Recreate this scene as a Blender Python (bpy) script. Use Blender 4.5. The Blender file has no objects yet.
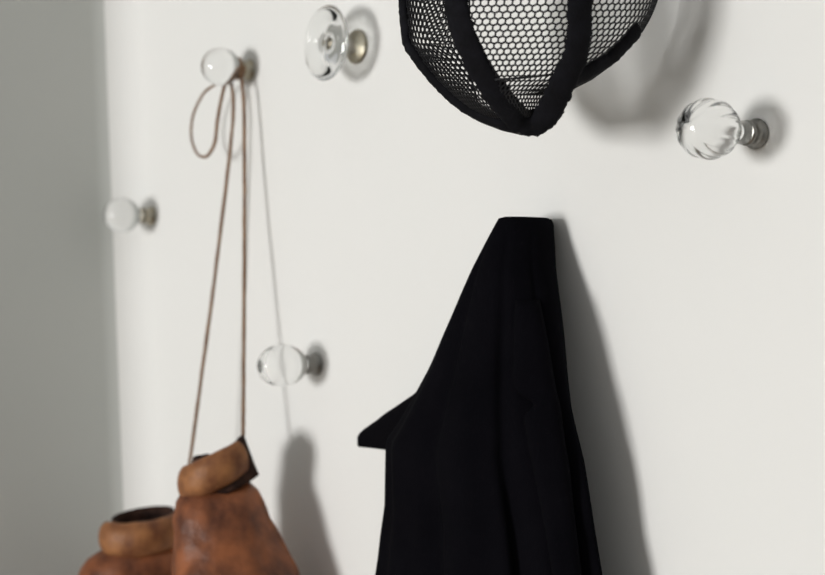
import bpy, bmesh, math, random
from mathutils import Vector, Matrix, noise

# ------------------------------------------------------------------ camera, light, exposure
SC = bpy.context.scene
COL = SC.collection
F = 1450.0                      # focal length in pixels of an 825 x 575 frame
YAW = math.radians(52.0)
CAM = Vector((0.0, -0.955, 1.60))
FWD = Vector((-math.sin(YAW), math.cos(YAW), 0)); RIGHT = Vector((math.cos(YAW), math.sin(YAW), 0)); UP = Vector((0, 0, 1))

cd = bpy.data.cameras.new('camera'); cam = bpy.data.objects.new('camera', cd); COL.objects.link(cam)
cam.location = CAM; cam.rotation_euler = (math.pi/2, 0, YAW)
cd.sensor_width = 36.0; cd.lens = 36.0*F/825.0
cd.clip_start = 0.02
cd.dof.use_dof = True; cd.dof.focus_distance = 1.27; cd.dof.aperture_fstop = 4.6
SC.camera = cam

SC.view_settings.view_transform = 'Standard'; SC.view_settings.look = 'None'
SC.view_settings.gamma = 1.0; SC.view_settings.use_curve_mapping = False
SC.view_settings.exposure = 0.0

world = bpy.data.worlds.new('room_light'); SC.world = world; world.use_nodes = True
nt = world.node_tree; nt.nodes.clear()
out = nt.nodes.new('ShaderNodeOutputWorld'); bg = nt.nodes.new('ShaderNodeBackground')
tc = nt.nodes.new('ShaderNodeTexCoord'); sep = nt.nodes.new('ShaderNodeSeparateXYZ')
mr = nt.nodes.new('ShaderNodeMapRange'); ramp = nt.nodes.new('ShaderNodeValToRGB')
nt.links.new(tc.outputs['Generated'], sep.inputs[0]); nt.links.new(sep.outputs['Z'], mr.inputs['Value'])
mr.inputs['From Min'].default_value = -1; mr.inputs['From Max'].default_value = 1
ramp.color_ramp.elements[0].position = 0.25; ramp.color_ramp.elements[0].color = (0.07, 0.07, 0.07, 1)
ramp.color_ramp.elements[1].position = 0.75; ramp.color_ramp.elements[1].color = (0.80, 0.81, 0.80, 1)
nt.links.new(mr.outputs[0], ramp.inputs[0]); nt.links.new(ramp.outputs[0], bg.inputs['Color'])
bg.inputs['Strength'].default_value = 0.56
nt.links.new(bg.outputs[0], out.inputs['Surface'])

# daylight from a tall window across the room, to the left of the hooks
ld = bpy.data.lights.new('window_daylight', 'AREA'); ld.shape = 'RECTANGLE'; ld.size = 1.25; ld.size_y = 1.1
ld.energy = 203.0; ld.color = (1.0, 0.99, 0.975)
lamp = bpy.data.objects.new('window_daylight', ld); COL.objects.link(lamp)
lamp.location = (-1.45, -5.0, 1.47)
lamp.rotation_euler = (Vector((-1.2, 0, 1.6)) - Vector(lamp.location)).to_track_quat('-Z', 'Y').to_euler()

# ------------------------------------------------------------------ helpers
def ray(px, py):
    return FWD + RIGHT*((px-412.5)/F) + UP*((287.5-py)/F)
def W(px, py, d):               # the point at distance d in front of the hook wall on that sight line
    r = ray(px, py); return CAM + r*((-d-CAM.y)/r.y)
def link(o, parent=None):
    COL.objects.link(o)
    if parent: o.parent = parent
    return o
def mesh_obj(name, verts, faces, mat, parent=None, smooth=True, M=None):
    me = bpy.data.meshes.new(name); me.from_pydata([tuple(v) for v in verts], [], faces)
    bm = bmesh.new(); bm.from_mesh(me); bmesh.ops.recalc_face_normals(bm, faces=bm.faces)
    bm.to_mesh(me); bm.free()
    if smooth:
        for p in me.polygons: p.use_smooth = True
    me.materials.append(mat)
    return link(bpy.data.objects.new(name, me), parent)
def empty(name, loc, rz=0):
    o = bpy.data.objects.new(name, None); COL.objects.link(o); o.location = loc; o.rotation_euler = (0, 0, rz)
    o.empty_display_size = 0.03
    return o
def tag(o, label, cat, group=None):
    o['label'] = label; o['category'] = cat
    if group: o['group'] = group
def box(name, a, b, mat, parent=None):
    v = [(x, y, z) for x in (a[0], b[0]) for y in (a[1], b[1]) for z in (a[2], b[2])]
    f = [(0, 1, 3, 2), (4, 6, 7, 5), (0, 4, 5, 1), (2, 3, 7, 6), (0, 2, 6, 4), (1, 5, 7, 3)]
    return mesh_obj(name, v, f, mat, parent, smooth=False)
def loft(rings, cap0=True, cap1=True):
    n = len(rings[0]); v = [p for r in rings for p in r]; f = []
    for i in range(len(rings)-1):
        for j in range(n):
            a = i*n+j; b = i*n+(j+1) % n
            f.append((a, b, b+n, a+n))
    if cap0: v.append(sum(map(Vector, rings[0]), Vector())/n); c = len(v)-1; f += [(c, (j+1) % n, j) for j in range(n)]
    if cap1:
        v.append(sum(map(Vector, rings[-1]), Vector())/n); c = len(v)-1; o = (len(rings)-1)*n
        f += [(c, o+j, o+(j+1) % n) for j in range(n)]
    return v, f
def catmull(pts, sub=8):
    pts = [Vector(p) for p in pts]
    if len(pts) < 3: return [pts[0].lerp(pts[-1], i/sub) for i in range(sub+1)]
    P = [pts[0]*2-pts[1]] + pts + [pts[-1]*2-pts[-2]]; o = []
    for i in range(1, len(P)-2):
        a, b, c, d = P[i-1:i+3]
        for k in range(sub):
            t = k/sub
            o.append(0.5*((2*b)+(c-a)*t+(2*a-5*b+4*c-d)*t*t+(3*b-a-3*c+d)*t**3))
    o.append(pts[-1]); return o
def tube(path, ra, rb=None, normals=None, n=10, rough=0.0, seed=0):
    """sweep an ellipse (ra across, rb along the normal) on a path; radii may be lists"""
    m = len(path); rings = []; prev = None
    for i, p in enumerate(path):
        t = (path[min(i+1, m-1)]-path[max(i-1, 0)]).normalized()
        if normals: nn = normals[i]
        else:
            nn = prev if prev is not None else (Vector((0, 1, 0)) if abs(t.y) < .9 else Vector((1, 0, 0)))
        nn = (nn - t*nn.dot(t)).normalized(); prev = nn; s = t.cross(nn)
        A = ra[i] if isinstance(ra, (list, tuple)) else ra
        B = (rb[i] if isinstance(rb, (list, tuple)) else rb) if rb else A
        ring = []
        for j in range(n):
            q = 2*math.pi*j/n; k = 1.0
            v = s*(A*math.cos(q)) + nn*(B*math.sin(q))
            if rough: k += rough*noise.noise((p+v)*260+Vector((seed, 0, 0)))
            ring.append(p+v*k)
        rings.append(ring)
    return loft(rings)
def interp(tab, x):
    if x <= tab[0][0]: return tab[0][1:]
    for a, b in zip(tab, tab[1:]):
        if x <= b[0]:
            t = (x-a[0])/(b[0]-a[0]); return tuple(p+(q-p)*t for p, q in zip(a[1:], b[1:]))
    return tab[-1][1:]
def merge(*parts):
    V = []; Fc = []
    for v, f in parts:
        o = len(V); V += list(v); Fc += [tuple(i+o for i in q) for q in f]
    return V, Fc

# ------------------------------------------------------------------ materials
def mat(name, color, rough=0.5, metal=0.0, spec=0.5, var=None, scale=20, bump=0.0, bscale=60, bdist=0.002, sheen=0):
    m = bpy.data.materials.new(name); m.use_nodes = True; t = m.node_tree; b = t.nodes['Principled BSDF']
    b.inputs['Base Color'].default_value = (*color, 1); b.inputs['Roughness'].default_value = rough
    b.inputs['Metallic'].default_value = metal; b.inputs['Specular IOR Level'].default_value = spec
    if sheen: b.inputs['Sheen Weight'].default_value = sheen
    co = t.nodes.new('ShaderNodeTexCoord')
    if var:
        n = t.nodes.new('ShaderNodeTexNoise'); n.inputs['Scale'].default_value = scale; n.inputs['Detail'].default_value = 5
        r = t.nodes.new('ShaderNodeValToRGB'); r.color_ramp.elements[0].position = .32; r.color_ramp.elements[1].position = .68
        r.color_ramp.elements[0].color = (*var, 1); r.color_ramp.elements[1].color = (*color, 1)
        t.links.new(co.outputs['Object'], n.inputs['Vector']); t.links.new(n.outputs['Fac'], r.inputs[0]); t.links.new(r.outputs[0], b.inputs['Base Color'])
    if bump:
        n2 = t.nodes.new('ShaderNodeTexNoise'); n2.inputs['Scale'].default_value = bscale; n2.inputs['Detail'].default_value = 4
        bp = t.nodes.new('ShaderNodeBump'); bp.inputs['Strength'].default_value = bump; bp.inputs['Distance'].default_value = bdist
        t.links.new(co.outputs['Object'], n2.inputs['Vector']); t.links.new(n2.outputs['Fac'], bp.inputs['Height']); t.links.new(bp.outputs[0], b.inputs['Normal'])
    return m
def glass(name, color=(1, 1, 1), ior=1.52, rough=0.0):
    m = bpy.data.materials.new(name); m.use_nodes = True; t = m.node_tree; b = t.nodes['Principled BSDF']
    b.inputs['Base Color'].default_value = (*color, 1); b.inputs['Roughness'].default_value = rough
    b.inputs['Transmission Weight'].default_value = 1.0; b.inputs['IOR'].default_value = ior
    return m
M_wall = mat('wall_paint', (0.80, 0.797, 0.777), 0.75, spec=.25, var=(0.785, 0.785, 0.763), scale=3, bump=.12, bscale=45, bdist=.0015)
M_side_shade = mat('side_wall_painted_shade', (0.535, 0.545, 0.52), 0.8, spec=.2, var=(0.515, 0.53, 0.505), scale=3)  # side wall's shade put into its colour, darker than the hook wall
M_floor = mat('floor_boards', (0.30, 0.22, 0.15), 0.5, var=(0.22, 0.155, 0.10), scale=6)
M_glass = glass('clear_glass', (0.985, 0.99, 0.985))
M_nickel = mat('aged_nickel', (0.25, 0.245, 0.23), 0.35, metal=1.0, var=(0.25, 0.24, 0.22), scale=300)
M_brass = mat('dull_brass', (0.42, 0.40, 0.34), 0.4, metal=1.0, var=(0.36, 0.31, 0.22), scale=250)
M_coat = mat('black_wool', (0.0036, 0.0034, 0.0048), 1.0, spec=.03, var=(0.0024, 0.0023, 0.0034), scale=14, bump=.35, bscale=420, bdist=.0008)
M_coat2 = mat('black_wool_trim', (0.0030, 0.0028, 0.0038), 1.0, spec=.04, bump=.5, bscale=300, bdist=.001)
M_trim = mat('black_binding_tape', (0.0060, 0.0060, 0.0085), 0.9, spec=.15, var=(0.003, 0.003, 0.004), scale=90, bump=.6, bscale=350, bdist=.001)
M_wire = mat('black_enamel_wire', (0.010, 0.010, 0.012), 0.5, spec=.3)
M_leather = mat('worn_brown_leather', (0.290, 0.098, 0.038), 0.46, spec=.26, var=(0.095, 0.032, 0.016), scale=34, bump=.55, bscale=55, bdist=.004)
M_roll = mat('tan_padded_leather', (0.34, 0.150, 0.058), 0.5, spec=.22, var=(0.125, 0.045, 0.022), scale=40, bump=.6, bscale=70, bdist=.003)
M_lining = mat('dark_glove_lining', (0.055, 0.028, 0.020), 0.9, spec=.1, var=(0.012, 0.007, 0.006), scale=60, bump=.6, bscale=120, bdist=.003)
M_lace = mat('tan_leather_lace', (0.28, 0.17, 0.10), 0.7, spec=.2, var=(0.18, 0.10, 0.06), scale=60)

# ------------------------------------------------------------------ the setting
w = box('wall_back', (-2.15, 0, 0), (1.6, 0.12, 2.7), M_wall); w['kind'] = 'structure'
fl = box('floor', (-2.3, -5.6, -0.05), (1.6, 0.12, 0), M_floor); fl['kind'] = 'structure'
# the side wall: it meets the hook wall in a soft rounded plaster corner that leans a little
XB = W(115, 287, .034).x - .004
V = []; Fc = []; zs = [0.0, 0.6, 1.2, 1.6, 2.0, 2.7]; nA = 40; RC = 0.055
for z in zs:
    xc = XB - 0.085*(z-1.6)
    V.append(Vector((xc+RC+.02, .004, z))) 
    for i in range(nA+1):
        q = math.pi/2*i/nA
        V.append(Vector((xc+RC-RC*math.sin(q), -RC+RC*math.cos(q), z)))
    V += [Vector((xc, -.5, z)), Vector((xc, -1.5, z)), Vector((xc, -5.6, z)), Vector((-2.3, -5.6, z)), Vector((-2.3, .06, z)), Vector((xc+RC+.019, .06, z))]
n = len(V)//len(zs)
for i in range(len(zs)-1):
    for j in range(n):
        a = i*n+j; b = i*n+(j+1) % n; Fc.append((a, b, b+n, a+n))
Fc.append(tuple(range(n))); Fc.append(tuple((len(zs)-1)*n+j for j in range(n-1, -1, -1)))
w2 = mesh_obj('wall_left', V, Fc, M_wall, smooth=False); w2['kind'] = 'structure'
w2.data.materials.append(M_side_shade)
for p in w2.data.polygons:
    if p.center.y < -.034: p.material_index = 1  # past the corner's bend the faces take the painted shade

# ------------------------------------------------------------------ glass knobs
def lathe(prof, seg=48, flute=0.0, nf=8, twist=0.0):
    """profile of (distance from the wall, radius), turned about -y"""
    rings = []
    for d, r, *fl_ in prof:
        fk = fl_[0] if fl_ else 0
        ring = []
        for j in range(seg):
            q = 2*math.pi*j/seg
            rr = r*(1+flute*fk*(abs(math.cos(nf*q/2+twist))**0.8-0.6))
            ring.append(Vector((rr*math.cos(q), -d, rr*math.sin(q))))
        rings.append(ring)
    return loft(rings)
def head_prof(c, h, r, neck_r, n=22, flute=0):
    """ellipsoid centred at distance c from the wall, opening onto a neck"""
    a0 = math.asin(min(.98, neck_r/r)); o = []
    for i in range(n+1):
        a = a0 + (math.pi-a0-.02)*i/n
        o.append((c-h*math.cos(a), r*math.sin(a), math.sin(a)**1.2))
    return o
def knob(px, py, label, c, h, r, kind='round', metal=M_nickel, tilt=(0, 0)):
    root = empty('glass_knob', W(px, py, 0.0)); root.rotation_euler = (tilt[0], 0, tilt[1])
    tag(root, label, 'coat hook')
    sk = c-h
    if kind == 'disc':
        mesh_obj('rosette', *lathe([(0.0005, .019), (.003, .0195), (.0055, .017), (.0065, .010), (.0070, .0095)]), M_brass, root)
        g = [(0.0066, .0085), (.012, .0075), (c-.009, .0075), (c-.005, .012), (c-.003, .022), (c-.0015, .034), (c, r*.97), (c+.0015, r), (c+.003, r*.98), (c+.0055, .032), (c+.0075, .018), (c+.008, .006)]
        mesh_obj('glass_head', *lathe(g, 64), M_glass, root)
        return root
    fr = .0105 if kind == 'round' else .0098
    mesh_obj('ferrule', *lathe([(.0005, fr*1.25), (.0022, fr*1.3), (.004, fr*1.02), (.011, fr*.96), (.0135, fr*1.08), (.0150, fr*1.0), (.0155, fr*.7)]), metal, root)
    nr = .0072
    g = [(.0152, .0066), (.0165, nr*1.25), (.0185, nr*1.35), (.0205, nr*1.1), (sk*.55+.01, nr*.92), (sk-.003, nr*1.0)]
    g = [q for q in g if q[0] < sk]
    hp = head_prof(c, h, r, nr*1.15)
    g += [q for q in hp if q[0] > g[-1][0]+.0008]
    if kind == 'fluted':
        mesh_obj('glass_head', *lathe(g, 96, flute=.085, nf=12), M_glass, root)
    else:
        mesh_obj('glass_head', *lathe(g, 64), M_glass, root)
    return root
knob(757, 134, 'fluted melon-shaped clear glass knob right of the wire mask', .060, .0275, .0240, 'fluted')
knob(317, 364, 'plain oval clear glass knob low on the wall between gloves and black coat', .048, .0310, .0242, 'round')
knob(152, 216, 'blurred round glass knob farthest left, beside the grey shade', .046, .0250, .0240, 'round', M_brass)
knob(250, 70, 'round glass knob that the glove laces are looped over', .042, .0245, .0235, 'round', M_brass)
knob(358, 47, 'wide flat disc-shaped clear glass knob at the top', .042, .011, .0415, 'disc')
# the one that carries the coat
kc = knob(545, 233, 'clear glass knob carrying the black coat, hidden under its cloth', .046, .0100, .0100, 'round')

# ------------------------------------------------------------------ black coat
def PXS(px, d):                 # pixels per metre of height there, and the sight line's angle from the wall's normal
    r = ray(px, 287.5); z = (CAM.y+d)/-r.y
    return F/z, math.atan2(-r.x, r.y)
coat = empty('coat', W(553, 222, 0.0)); COATL = Vector(coat.location)
tag(coat, 'black wool coat hanging in long folds under the wire mask', 'coat')
#         py    L    R    depth centre, depth half
CT = [(217.5, 505, 548, .034, .026), (219, 499, 552, .034, .0305), (224, 496, 554, .034, .0325), (240, 487, 555, .035, .034),
      (270, 471, 557, .043, .038), (300, 457, 561, .049, .040), (335, 441, 566, .054, .043), (370, 426, 570, .057, .046),
      (400, 410, 574, .059, .048), (430, 393, 579, .060, .050), (450, 380, 582, .060, .052), (480, 380, 586, .060, .053),
      (520, 381, 591, .058, .054), (575, 376, 598, .060, .056), (680, 362, 612, .062, .058), (860, 345, 628, .062, .058), (1000, 338, 636, .062, .057)]
def smooth_tab(tab, x):
    xs = [r[0] for r in tab]
    if x <= xs[0]: return tab[0][1:]
    for i in range(len(tab)-1):
        if x <= xs[i+1]:
            t = (x-xs[i])/(xs[i+1]-xs[i]); t2 = t
            return tuple(a+(b-a)*t2 for a, b in zip(tab[i][1:], tab[i+1][1:]))
    return tab[-1][1:]
def coat_ring(py, n=128, grow=0.0):
    L, R, dc, B = smooth_tab(CT, py)
    px = (L+R)/2; c = W(px, py, dc); s, th = PXS(px, dc); H = (R-L)/2/s*(1-.055*min(1, max(0, (py-219)/200)))
    A = math.sqrt(max((H/1.0)**2-(B*math.sin(th))**2, .00006))/math.cos(th)
    k = min(1, max(0, (py-219)/330)); ring = []
    for j in range(n):
        q = 2*math.pi*j/n
        f = 0.0
        f += .09*math.sin(5*q+1.1+.5*k)*k + .05*math.sin(9*q+2.0-.8*k)*k**1.3 + .035*math.sin(14*q+.6+1.5*k)*k**1.5
        f += .02*noise.noise(Vector((math.cos(q)*2, math.sin(q)*2, py*.012)))*(.3+k)
        # deep pleat running down the front
        for q0, am, wd in ((math.radians(-62+18*k), .17, .10), (math.radians(-20+6*k), .12, .07), (math.radians(-110+14*k), .12, .10)):
            dq = (q-q0+math.pi) % (2*math.pi)-math.pi
            f -= am*min(1, k*2.2)*math.exp(-(dq/wd)**2)
        r = 1+f*.8+grow
        p = Vector((c.x+A*r*math.cos(q), c.y+B*r*math.sin(q), c.z))
        p.y = min(p.y, -.002)
        ring.append(p-COATL)
    return ring
pys = [217.5, 218.2, 219, 221, 224, 230, 240] + [240+i*9 for i in range(1, 85)]
v, f = loft([coat_ring(p) for p in pys])
mesh_obj('coat_body', v, f, M_coat, coat)
# collar end standing away from the left edge, thick and blunt
st = [(440, 372, 478), (425, 384, 468), (412, 396, 459), (398, 405, 452), (385, 414, 449), (373, 423, 448), (364, 429, 447.5), (359.5, 433, 447), (357.5, 436, 446)]
rings = []
for i, (px, ya, yb_) in enumerate(st):
    d = .062-.001*i; a = W(px, ya, d); b = W(px, yb_, d); c = (a+b)/2; hz = (a.z-b.z)/2; th = .011*min(1, hz/.012)+.001
    ring = []
    for j in range(24):
        q = 2*math.pi*j/24
        e = abs(math.cos(q))**.8*math.copysign(1, math.cos(q)); s_ = abs(math.sin(q))**.7*math.copysign(1, math.sin(q))
        p = c+FWD*(th*e)+UP*(hz*s_); p += Vector((0, 0, 1))*.0012*noise.noise(p*160)
        ring.append(p-COATL)
    rings.append(ring)
mesh_obj('collar', *loft(rings), M_coat2, coat)
# lapel lying on the front with its notch
def coat_front(px, py, off=.003):
    L, R, dc, B = smooth_tab(CT, py); cx = (L+R)/2
    s, th = PXS(cx, dc); H = (R-L)/2
    u = max(-.98, min(.98, (px-cx)/H))
    A = math.sqrt(max((H/s)**2-(B*math.sin(th))**2, .00006))/math.cos(th)
    # solve for near intersection of the sight line with the section ellipse
    c = W(cx, py, dc); r = ray(px, py); o = CAM
    ax = (o.x-c.x)/A; ay = (o.y-c.y)/B; bx = r.x/A; by = r.y/B
    qa = bx*bx+by*by; qb = 2*(ax*bx+ay*by); qc = ax*ax+ay*ay-1
    D = max(qb*qb-4*qa*qc, 0); t = (-qb-math.sqrt(D))/(2*qa)
    return o+r*(t-off)
LE = [(515, 300), (513, 340), (512, 375), (516, 392), (533, 404), (524, 416), (527, 440), (533, 470), (541, 510), (552, 575), (560, 640)]
RE = [(540, 300), (548, 340), (554, 375), (557, 392), (560, 404), (562, 416), (565, 440), (570, 470), (574, 510), (582, 575), (590, 640)]
V = []; Fc = []; nx = 8
def fine(t): return [(p.x, p.y) for p in catmull([(a, b, 0) for a, b in t], 4)]
LEf, REf = fine(LE), fine(RE)
for (a, b) in zip(LEf, REf):
    for i in range(nx+1):
        t = i/nx; edge = min(1, t*5, (1-t)*5)
        V.append(coat_front(a[0]+(b[0]-a[0])*t, a[1]+(b[1]-a[1])*t, .002+.0035*edge)-COATL)
for i in range(len(LEf)-1):
    for j in range(nx):
        a = i*(nx+1)+j; Fc.append((a, a+1, a+nx+2, a+nx+1))
lap = mesh_obj('lapel', V, Fc, M_coat, coat)
sm = lap.modifiers.new('thick', 'SOLIDIFY'); sm.thickness = .004; sm.offset = -1

# ------------------------------------------------------------------ view-aligned frame for rounded hanging things
class Frame:
    """an upright frame at a real place: local x to the right and local y away as seen from where the room is looked at"""
    def __init__(s, px, py, d):
        s.p = W(px, py, d); dx = s.p.x-CAM.x; dy = s.p.y-CAM.y
        s.rz = math.atan2(dy, dx)-math.pi/2; s.px = px; s.py = py
        u = (px-412.5)/F; z = (s.p-CAM).dot(FWD); s.sx = F*math.sqrt(1+u*u)/z; s.sz = F/z
    def X(s, px): return (px-s.px)/s.sx
    def Z(s, py): return (s.py-py)/s.sz
    def L(s, px, py, y=0.0): return Vector((s.X(px), y, s.Z(py)))
    def to_local(s, wp): return Matrix.Rotation(-s.rz, 3, 'Z') @ (wp-s.p)

# ------------------------------------------------------------------ boxing gloves
def body_rings(fr, tab, n=56, seed=0, skew=0.0, lean=0.0):
    rings = []; ys = []
    for a, b in zip(tab, tab[1:]):
        m = max(1, int((b[0]-a[0])/5)); ys += [a[0]+(b[0]-a[0])*i/m for i in range(m)]
    ys.append(tab[-1][0])
    for py in ys:
        L, R, B = interp(tab, py); cx = (L+R)/2; H = (R-L)/2/fr.sx; ring = []
        for j in range(n):
            q = 2*math.pi*j/n
            c_ = math.copysign(abs(math.cos(q))**.9, math.cos(q)); s_ = math.copysign(abs(math.sin(q))**.9, math.sin(q))
            p = Vector((fr.X(cx)+H*c_, B*s_, fr.Z(py)))
            k = noise.noise(p*28+Vector((seed, 0, 0)))*.05+noise.noise(p*75+Vector((0, seed, 0)))*.028
            p.x += (p.x-fr.X(cx))*k; p.y += p.y*k*1.5; p.y += lean*min(1, max(0, (py-tab[0][0])/90)); p.z += skew*p.x*max(0, 1-(py-tab[0][0])/60)
            ring.append(p)
        rings.append(ring)
    return rings
def cuff(center, R, Ry, rise_x, rise_y, half_h, half_t, a0, a1, seed=0, n=60, bulge=1.0):
    """padded roll swept round an arc from angle a0 to a1"""
    path = []; nrm = []; A = []; B = []
    for i in range(n+1):
        t = i/n; q = a0+(a1-a0)*t
        x = R*math.cos(q); y = Ry*math.sin(q)
        p = center+Vector((x, y, rise_x*x+rise_y*y)); path.append(p); nrm.append(Vector((math.cos(q), math.sin(q), 0)))
        e = min(1, math.sin(math.pi*max(0, min(1, t*12, (1-t)*12))/2)+.25)
        k = 1+.10*noise.noise(p*45+Vector((seed, 0, 0)))
        A.append(half_h*e*k); B.append(half_t*e*k)
    return tube(path, A, B, nrm, n=20)

# front glove
ff = Frame(222, 500, .103)
g1 = empty('boxing_glove', ff.p, ff.rz)
tag(g1, 'nearer brown leather boxing glove with tilted rolled cuff and dark open slit', 'boxing glove', 'old leather boxing gloves')
T1 = [(482, 196, 250, .022), (490, 182, 259, .033), (500, 175, 264, .040), (515, 173, 269, .044), (530, 173, 277, .047), (550, 173, 289, .054),
      (575, 172, 301, .060), (610, 172, 310, .055), (650, 176, 314, .056), (700, 184, 310, .053), (740, 198, 298, .045), (765, 216, 280, .032), (775, 235, 262, .014)]
mesh_obj('glove_body', *loft(body_rings(ff, T1, seed=3, lean=-.022)), M_leather, g1)
cc = ff.L(217, 467)
mesh_obj('cuff', *cuff(cc, .0345, .034, .50, .0, .0200, .0105, math.radians(-205), math.radians(-30), 1), M_roll, g1)
# lining: the open sleeve inside the roll, its torn slit towards the right
rings = []
for k in range(9):
    t = k/8; ring = []
    for j in range(48):
        q = 2*math.pi*j/48; r = .0345-.0045*t+.0016*noise.noise(Vector((math.cos(q)*3, math.sin(q)*3, t*3)))
        x = r*math.cos(q)*(1.04-(.16*t if math.cos(q) > 0 else 0))+.004; y = r*math.sin(q)
        ring.append(cc+Vector((x+(.008*(1-t))*(1 if x > 0 else 0), y, .48*x-.028+(.0525+.003*noise.noise(Vector((q*3, 0, 5))))*t-.003*max(0, math.cos(q))*t-.011*abs(math.sin(q))**3*t)))
    rings.append(ring)
v, f = loft(rings, cap0=True, cap1=False)
o = mesh_obj('lining', v, f, M_lining, g1); sm = o.modifiers.new('thick', 'SOLIDIFY'); sm.thickness = .003; sm.offset = -1
# thumb
rings = []
for i, p in enumerate(catmull([ff.L(280, 605, -.045), ff.L(302, 645, -.055), ff.L(308, 690, -.055), ff.L(300, 730, -.052)], 6)):
    rr = .021*math.sin(math.pi*min(1, .25+i/18*.72))**.5
    rings.append([p+Vector((rr*math.cos(a), rr*math.sin(a), 0)) for a in [2*math.pi*j/24 for j in range(24)]])
mesh_obj('thumb', *loft(rings), M_leather, g1)

# rear glove
fb = Frame(138, 560, .100)
g2 = empty('boxing_glove', fb.p, fb.rz)
tag(g2, 'farther brown leather boxing glove half hidden behind the other glove', 'boxing glove', 'old leather boxing gloves')
T2 = [(545, 112, 172, .030), (551, 98, 180, .040), (558, 88, 186, .045), (567, 82, 190, .048), (580, 77, 194, .050), (605, 72, 199, .053), (650, 72, 201, .055),
      (700, 80, 198, .052), (740, 96, 188, .044), (765, 115, 172, .030), (775, 130, 155, .013)]
mesh_obj('glove_body', *loft(body_rings(fb, T2, seed=9)), M_leather, g2)
cb = fb.L(143, 531)
mesh_obj('cuff', *cuff(cb, .0440, .036, .13, .12, .0215, .0120, math.radians(-188), math.radians(12), 4), M_roll, g2)
rings = []
for k in range(7):
    t = k/6; ring = []
    for j in range(40):
        q = 2*math.pi*j/40; x = .039*math.cos(q); y = .031*math.sin(q)
        ring.append(cb+Vector((x, y, (.13*x+.12*y-.026+.0475*t))))
    rings.append(ring)
v, f = loft(rings, cap0=True, cap1=False)
o = mesh_obj('lining', v, f, M_lining, g2); sm = o.modifiers.new('thick', 'SOLIDIFY'); sm.thickness = .003; sm.offset = -1
rings = []
for i, p in enumerate(catmull([fb.L(95, 600, -.015), fb.L(62, 640, -.02), fb.L(52, 690, -.022), fb.L(60, 730, -.022)], 6)):
    rr = .021*math.sin(math.pi*min(1, .25+i/18*.72))**.5
    rings.append([p+Vector((rr*math.cos(a), rr*math.sin(a), 0)) for a in [2*math.pi*j/24 for j in range(24)]])
mesh_obj('thumb', *loft(rings), M_leather, g2)

# laces: each belongs to its glove
def lace(fr, pts, parent, r=.0021, name='lace', sub=10):
    path = [fr.to_local(p) for p in catmull(pts, sub)]
    v, f = tube(path, r, r*.75, n=8, rough=.25)
    return mesh_obj(name, v, f, M_lace, parent)
K = W(250, 70, 0)
def round_neck(d, r=.0092, turns=1.0, a0=0.0, n=14, dd=.004):
    return [K+Vector((r*math.sin(a0+2*math.pi*turns*i/n), -d-dd*i/n, r*math.cos(a0+2*math.pi*turns*i/n))) for i in range(n+1)]
nk = .0200
wrap = round_neck(nk-.004, .0122, 2.0, 1.4, 26, .008)
lace(ff, wrap, g1, .0023, 'lace_wrap', 4)
lace(ff, [K+Vector((.0122, -.020, .002)), K+Vector((.0115, -.0200, -.008)), W(244, 110, .0225), W(244.5, 200, .032), W(244, 320, .049), W(243.5, 400, .060), W(243, 437, .066), W(242, 462, .072)], g1, .0023)
lace(fb, [K+Vector((-.0085, -.022, .004)), K+Vector((-.0095, -.0225, -.009)), W(233, 120, .026), W(220, 235, .040), W(205, 350, .055), W(191, 453, .068), W(184, 500, .070), W(176, 530, .078)], g2, .0022)
lace(ff, [K+Vector((-.004, -.025, -.010)), W(224, 88, .034), W(217.5, 120, .040), W(215, 142, .042), W(207, 156, .044), W(197.5, 154, .046), W(191.5, 138, .048), W(192.5, 118, .048),
          W(199, 101, .047), W(207, 90, .044), W(222, 80, .036), K+Vector((-.008, -.023, .006))], g1, .0022, 'lace_loop')

# ------------------------------------------------------------------ wire mesh mask
fm = Frame(530, -15, .108)
mask = empty('fencing_mask', fm.p, fm.rz)
tag(mask, 'black hexagonal wire mesh face mask with thick black bands, hanging at the top', 'mask')
OT = [(-165, 515, 560), (-162, 500, 575), (-150, 475, 600), (-125, 445, 628), (-90, 418, 650), (-50, 404, 662), (-20, 401, 662), (0, 402, 657), (20, 402.5, 649), (40, 405, 636), (55, 412, 622), (70, 423, 605), (80, 432, 591),
      (88, 440, 575), (95, 447, 561), (105, 459, 554), (115, 473, 550), (122, 485, 547), (128, 500, 543), (132, 518, 536)]
ZC, HH, BB = -15, 150.0, .098
FR = math.hypot(fm.p.x-CAM.x, fm.p.y-CAM.y); FZ = fm.p.z-CAM.z
def near_scale(v):              # a point nearer than the mask's middle looks larger, so it sits further in
    k = (FR+v.y)/FR; return Vector((v.x*k, v.y, (v.z+FZ)*k-FZ))
def msurf(al, py, off=0.0, back=False):
    L, R = interp(OT, py); mid = (L+R)/2; H = (R-L)/2
    sb = max(-1, min(1, (py-ZC)/HH)); cb_ = math.sqrt(max(0, 1-sb*sb))**.8
    B = BB*max(cb_, .12)+off
    y = -B*math.cos(al)
    v = Vector((fm.X(mid+(H+off*fm.sx)*math.sin(al)), -y*.75 if back else y, fm.Z(py)))
    return v if back else near_scale(v)
def near(px, py, off=0.0):
    L, R = interp(OT, py); mid = (L+R)/2; H = (R-L)/2
    s = max(-.999, min(.999, (px-mid)/H)); return msurf(math.asin(s), py, off)
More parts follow.
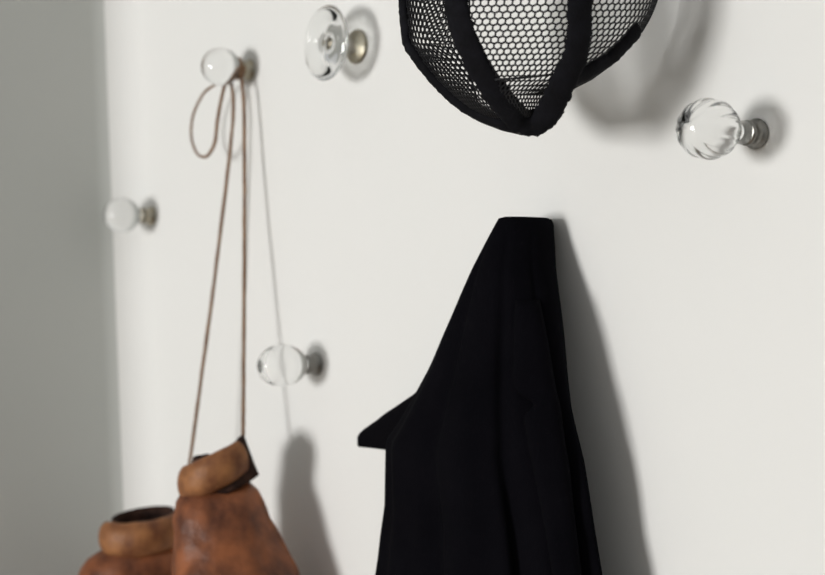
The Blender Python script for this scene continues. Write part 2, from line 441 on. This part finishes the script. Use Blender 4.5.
# hexagonal wire: grid in (angle, latitude)
def wire_mesh(backside, amin, amax, cols=48, rows=72, r=.00080):
    V = []; Fc = []
    def seg(a, b):
        t = (b-a)
        if t.length < 1e-5: return
        t.normalize(); n1 = t.cross(Vector((0.3, 1, 0.2))).normalized(); n2 = t.cross(n1); o = len(V)
        for p in (a, b):
            for k in range(4):
                q = math.pi/2*k; V.append(p+(n1*math.cos(q)+n2*math.sin(q))*r)
        for k in range(4):
            k2 = (k+1) % 4; Fc.append((o+k, o+k2, o+4+k2, o+4+k))
    da = math.pi/cols; dl = math.pi/rows
    def P(c, l):
        al = -math.pi/2+c*da; al = max(amin, min(amax, al))
        py = ZC+HH*.985*math.sin(max(-1.5, min(1.5, -math.pi/2+l*dl)))
        return msurf(al, py, 0, backside)
    # vertical-sided hexagons: zigzag rows joined by short uprights
    for rw in range(0, rows+1):
        sh = .5 if rw % 2 else 0.0
        for c in range(-1, cols+1):
            x0_ = c+sh
            if -math.pi/2+(x0_+.5)*da < amin-da*.6 or -math.pi/2+x0_*da > amax+da*.6: continue
            top = rw+.30; bot = rw+.0
            seg(P(x0_, top), P(x0_+.5, bot)); seg(P(x0_+.5, bot), P(x0_+1, top))
            seg(P(x0_, top), P(x0_, rw+1.0))
    return V, Fc
fr_ = wire_mesh(False, -math.pi/2, math.pi/2)
mesh_obj('front_mesh', *fr_, M_wire, mask, smooth=False)
bk = wire_mesh(True, -math.pi/2, math.radians(-30), r=.0010)
mesh_obj('side_mesh', *bk, M_wire, mask, smooth=False)
def band(pts, hw, ht, name, off=.001, sub=8, seed=0, own=False):
    """tape following the wire surface; pts in (px, py)"""
    P2 = catmull([(a, b, 0) for a, b in pts], sub); path = []; nrm = []
    for p in P2:
        q = near(p.x, p.y, off)
        if own:
            rho = ((p.x-530)/132)**2+((p.y-ZC)/HH)**2
            q = near_scale(Vector((fm.X(p.x), -BB*math.sqrt(max(.02, 1-rho))-.006, fm.Z(p.y))))
        path.append(q)
        c = Vector((0, .01, fm.Z(-15))); nrm.append(Vector((q.x/.011, (q.y)/(BB*BB), 0)).normalized() if own else (q-c).normalized())
    m = len(path)
    if isinstance(hw, tuple): hwl = [hw[0]+(hw[1]-hw[0])*i/(m-1) for i in range(m)]
    else: hwl = [hw]*m
    v, f = tube(path, hwl, ht, nrm, n=16, rough=.22, seed=seed)
    return mesh_obj(name, v, f, M_trim, mask)
cm = 1/fm.sx
band([(440, -130), (415, -80), (405, -30), (404, 0), (406, 25), (409, 43), (424, 65), (440, 84), (460, 102), (482, 116), (506, 124), (522, 126), (540, 124)], 8*cm, .0045, 'outer_band', seed=1)
band([(470, -135), (452, -80), (450, -40), (455, 0), (464, 35), (480, 68), (496, 92), (510, 110), (520, 120), (533, 123), (546, 116), (555, 101), (566, 78), (575, 56), (579, 30), (580, 0), (579, -40), (574, -90), (560, -140)], 12.5*cm, .0045, 'cheek_band', off=.003, seed=2, own=True)
band([(560, 84), (580, 75), (603, 62), (620, 47), (634, 32)], 10*cm, .0045, 'rim_band', off=.002, seed=4)
# thin wire edge of the right side and the cross wire
path = [near(a, b, .0005) for a, b in fine([(640, 34), (649, 18), (656, 0), (661, -20), (660, -55), (648, -92), (626, -126)])]
mesh_obj('edge_wire', *tube(path, .0010, n=8), M_wire, mask)
path = [near(a, b, .001) for a, b in fine([(495, 79), (512, 78.5), (540, 76), (566, 73)])]
mesh_obj('cross_wire', *tube(path, .0010, n=8), M_wire, mask)
# crown tape closing the top
path = [near(a, b, .002) for a, b in fine([(441, -128), (470, -145), (505, -158), (537, -163), (570, -158), (604, -146), (628, -124)])]
mesh_obj('crown_band', *tube(path, .008, .005, n=12), M_trim, mask)
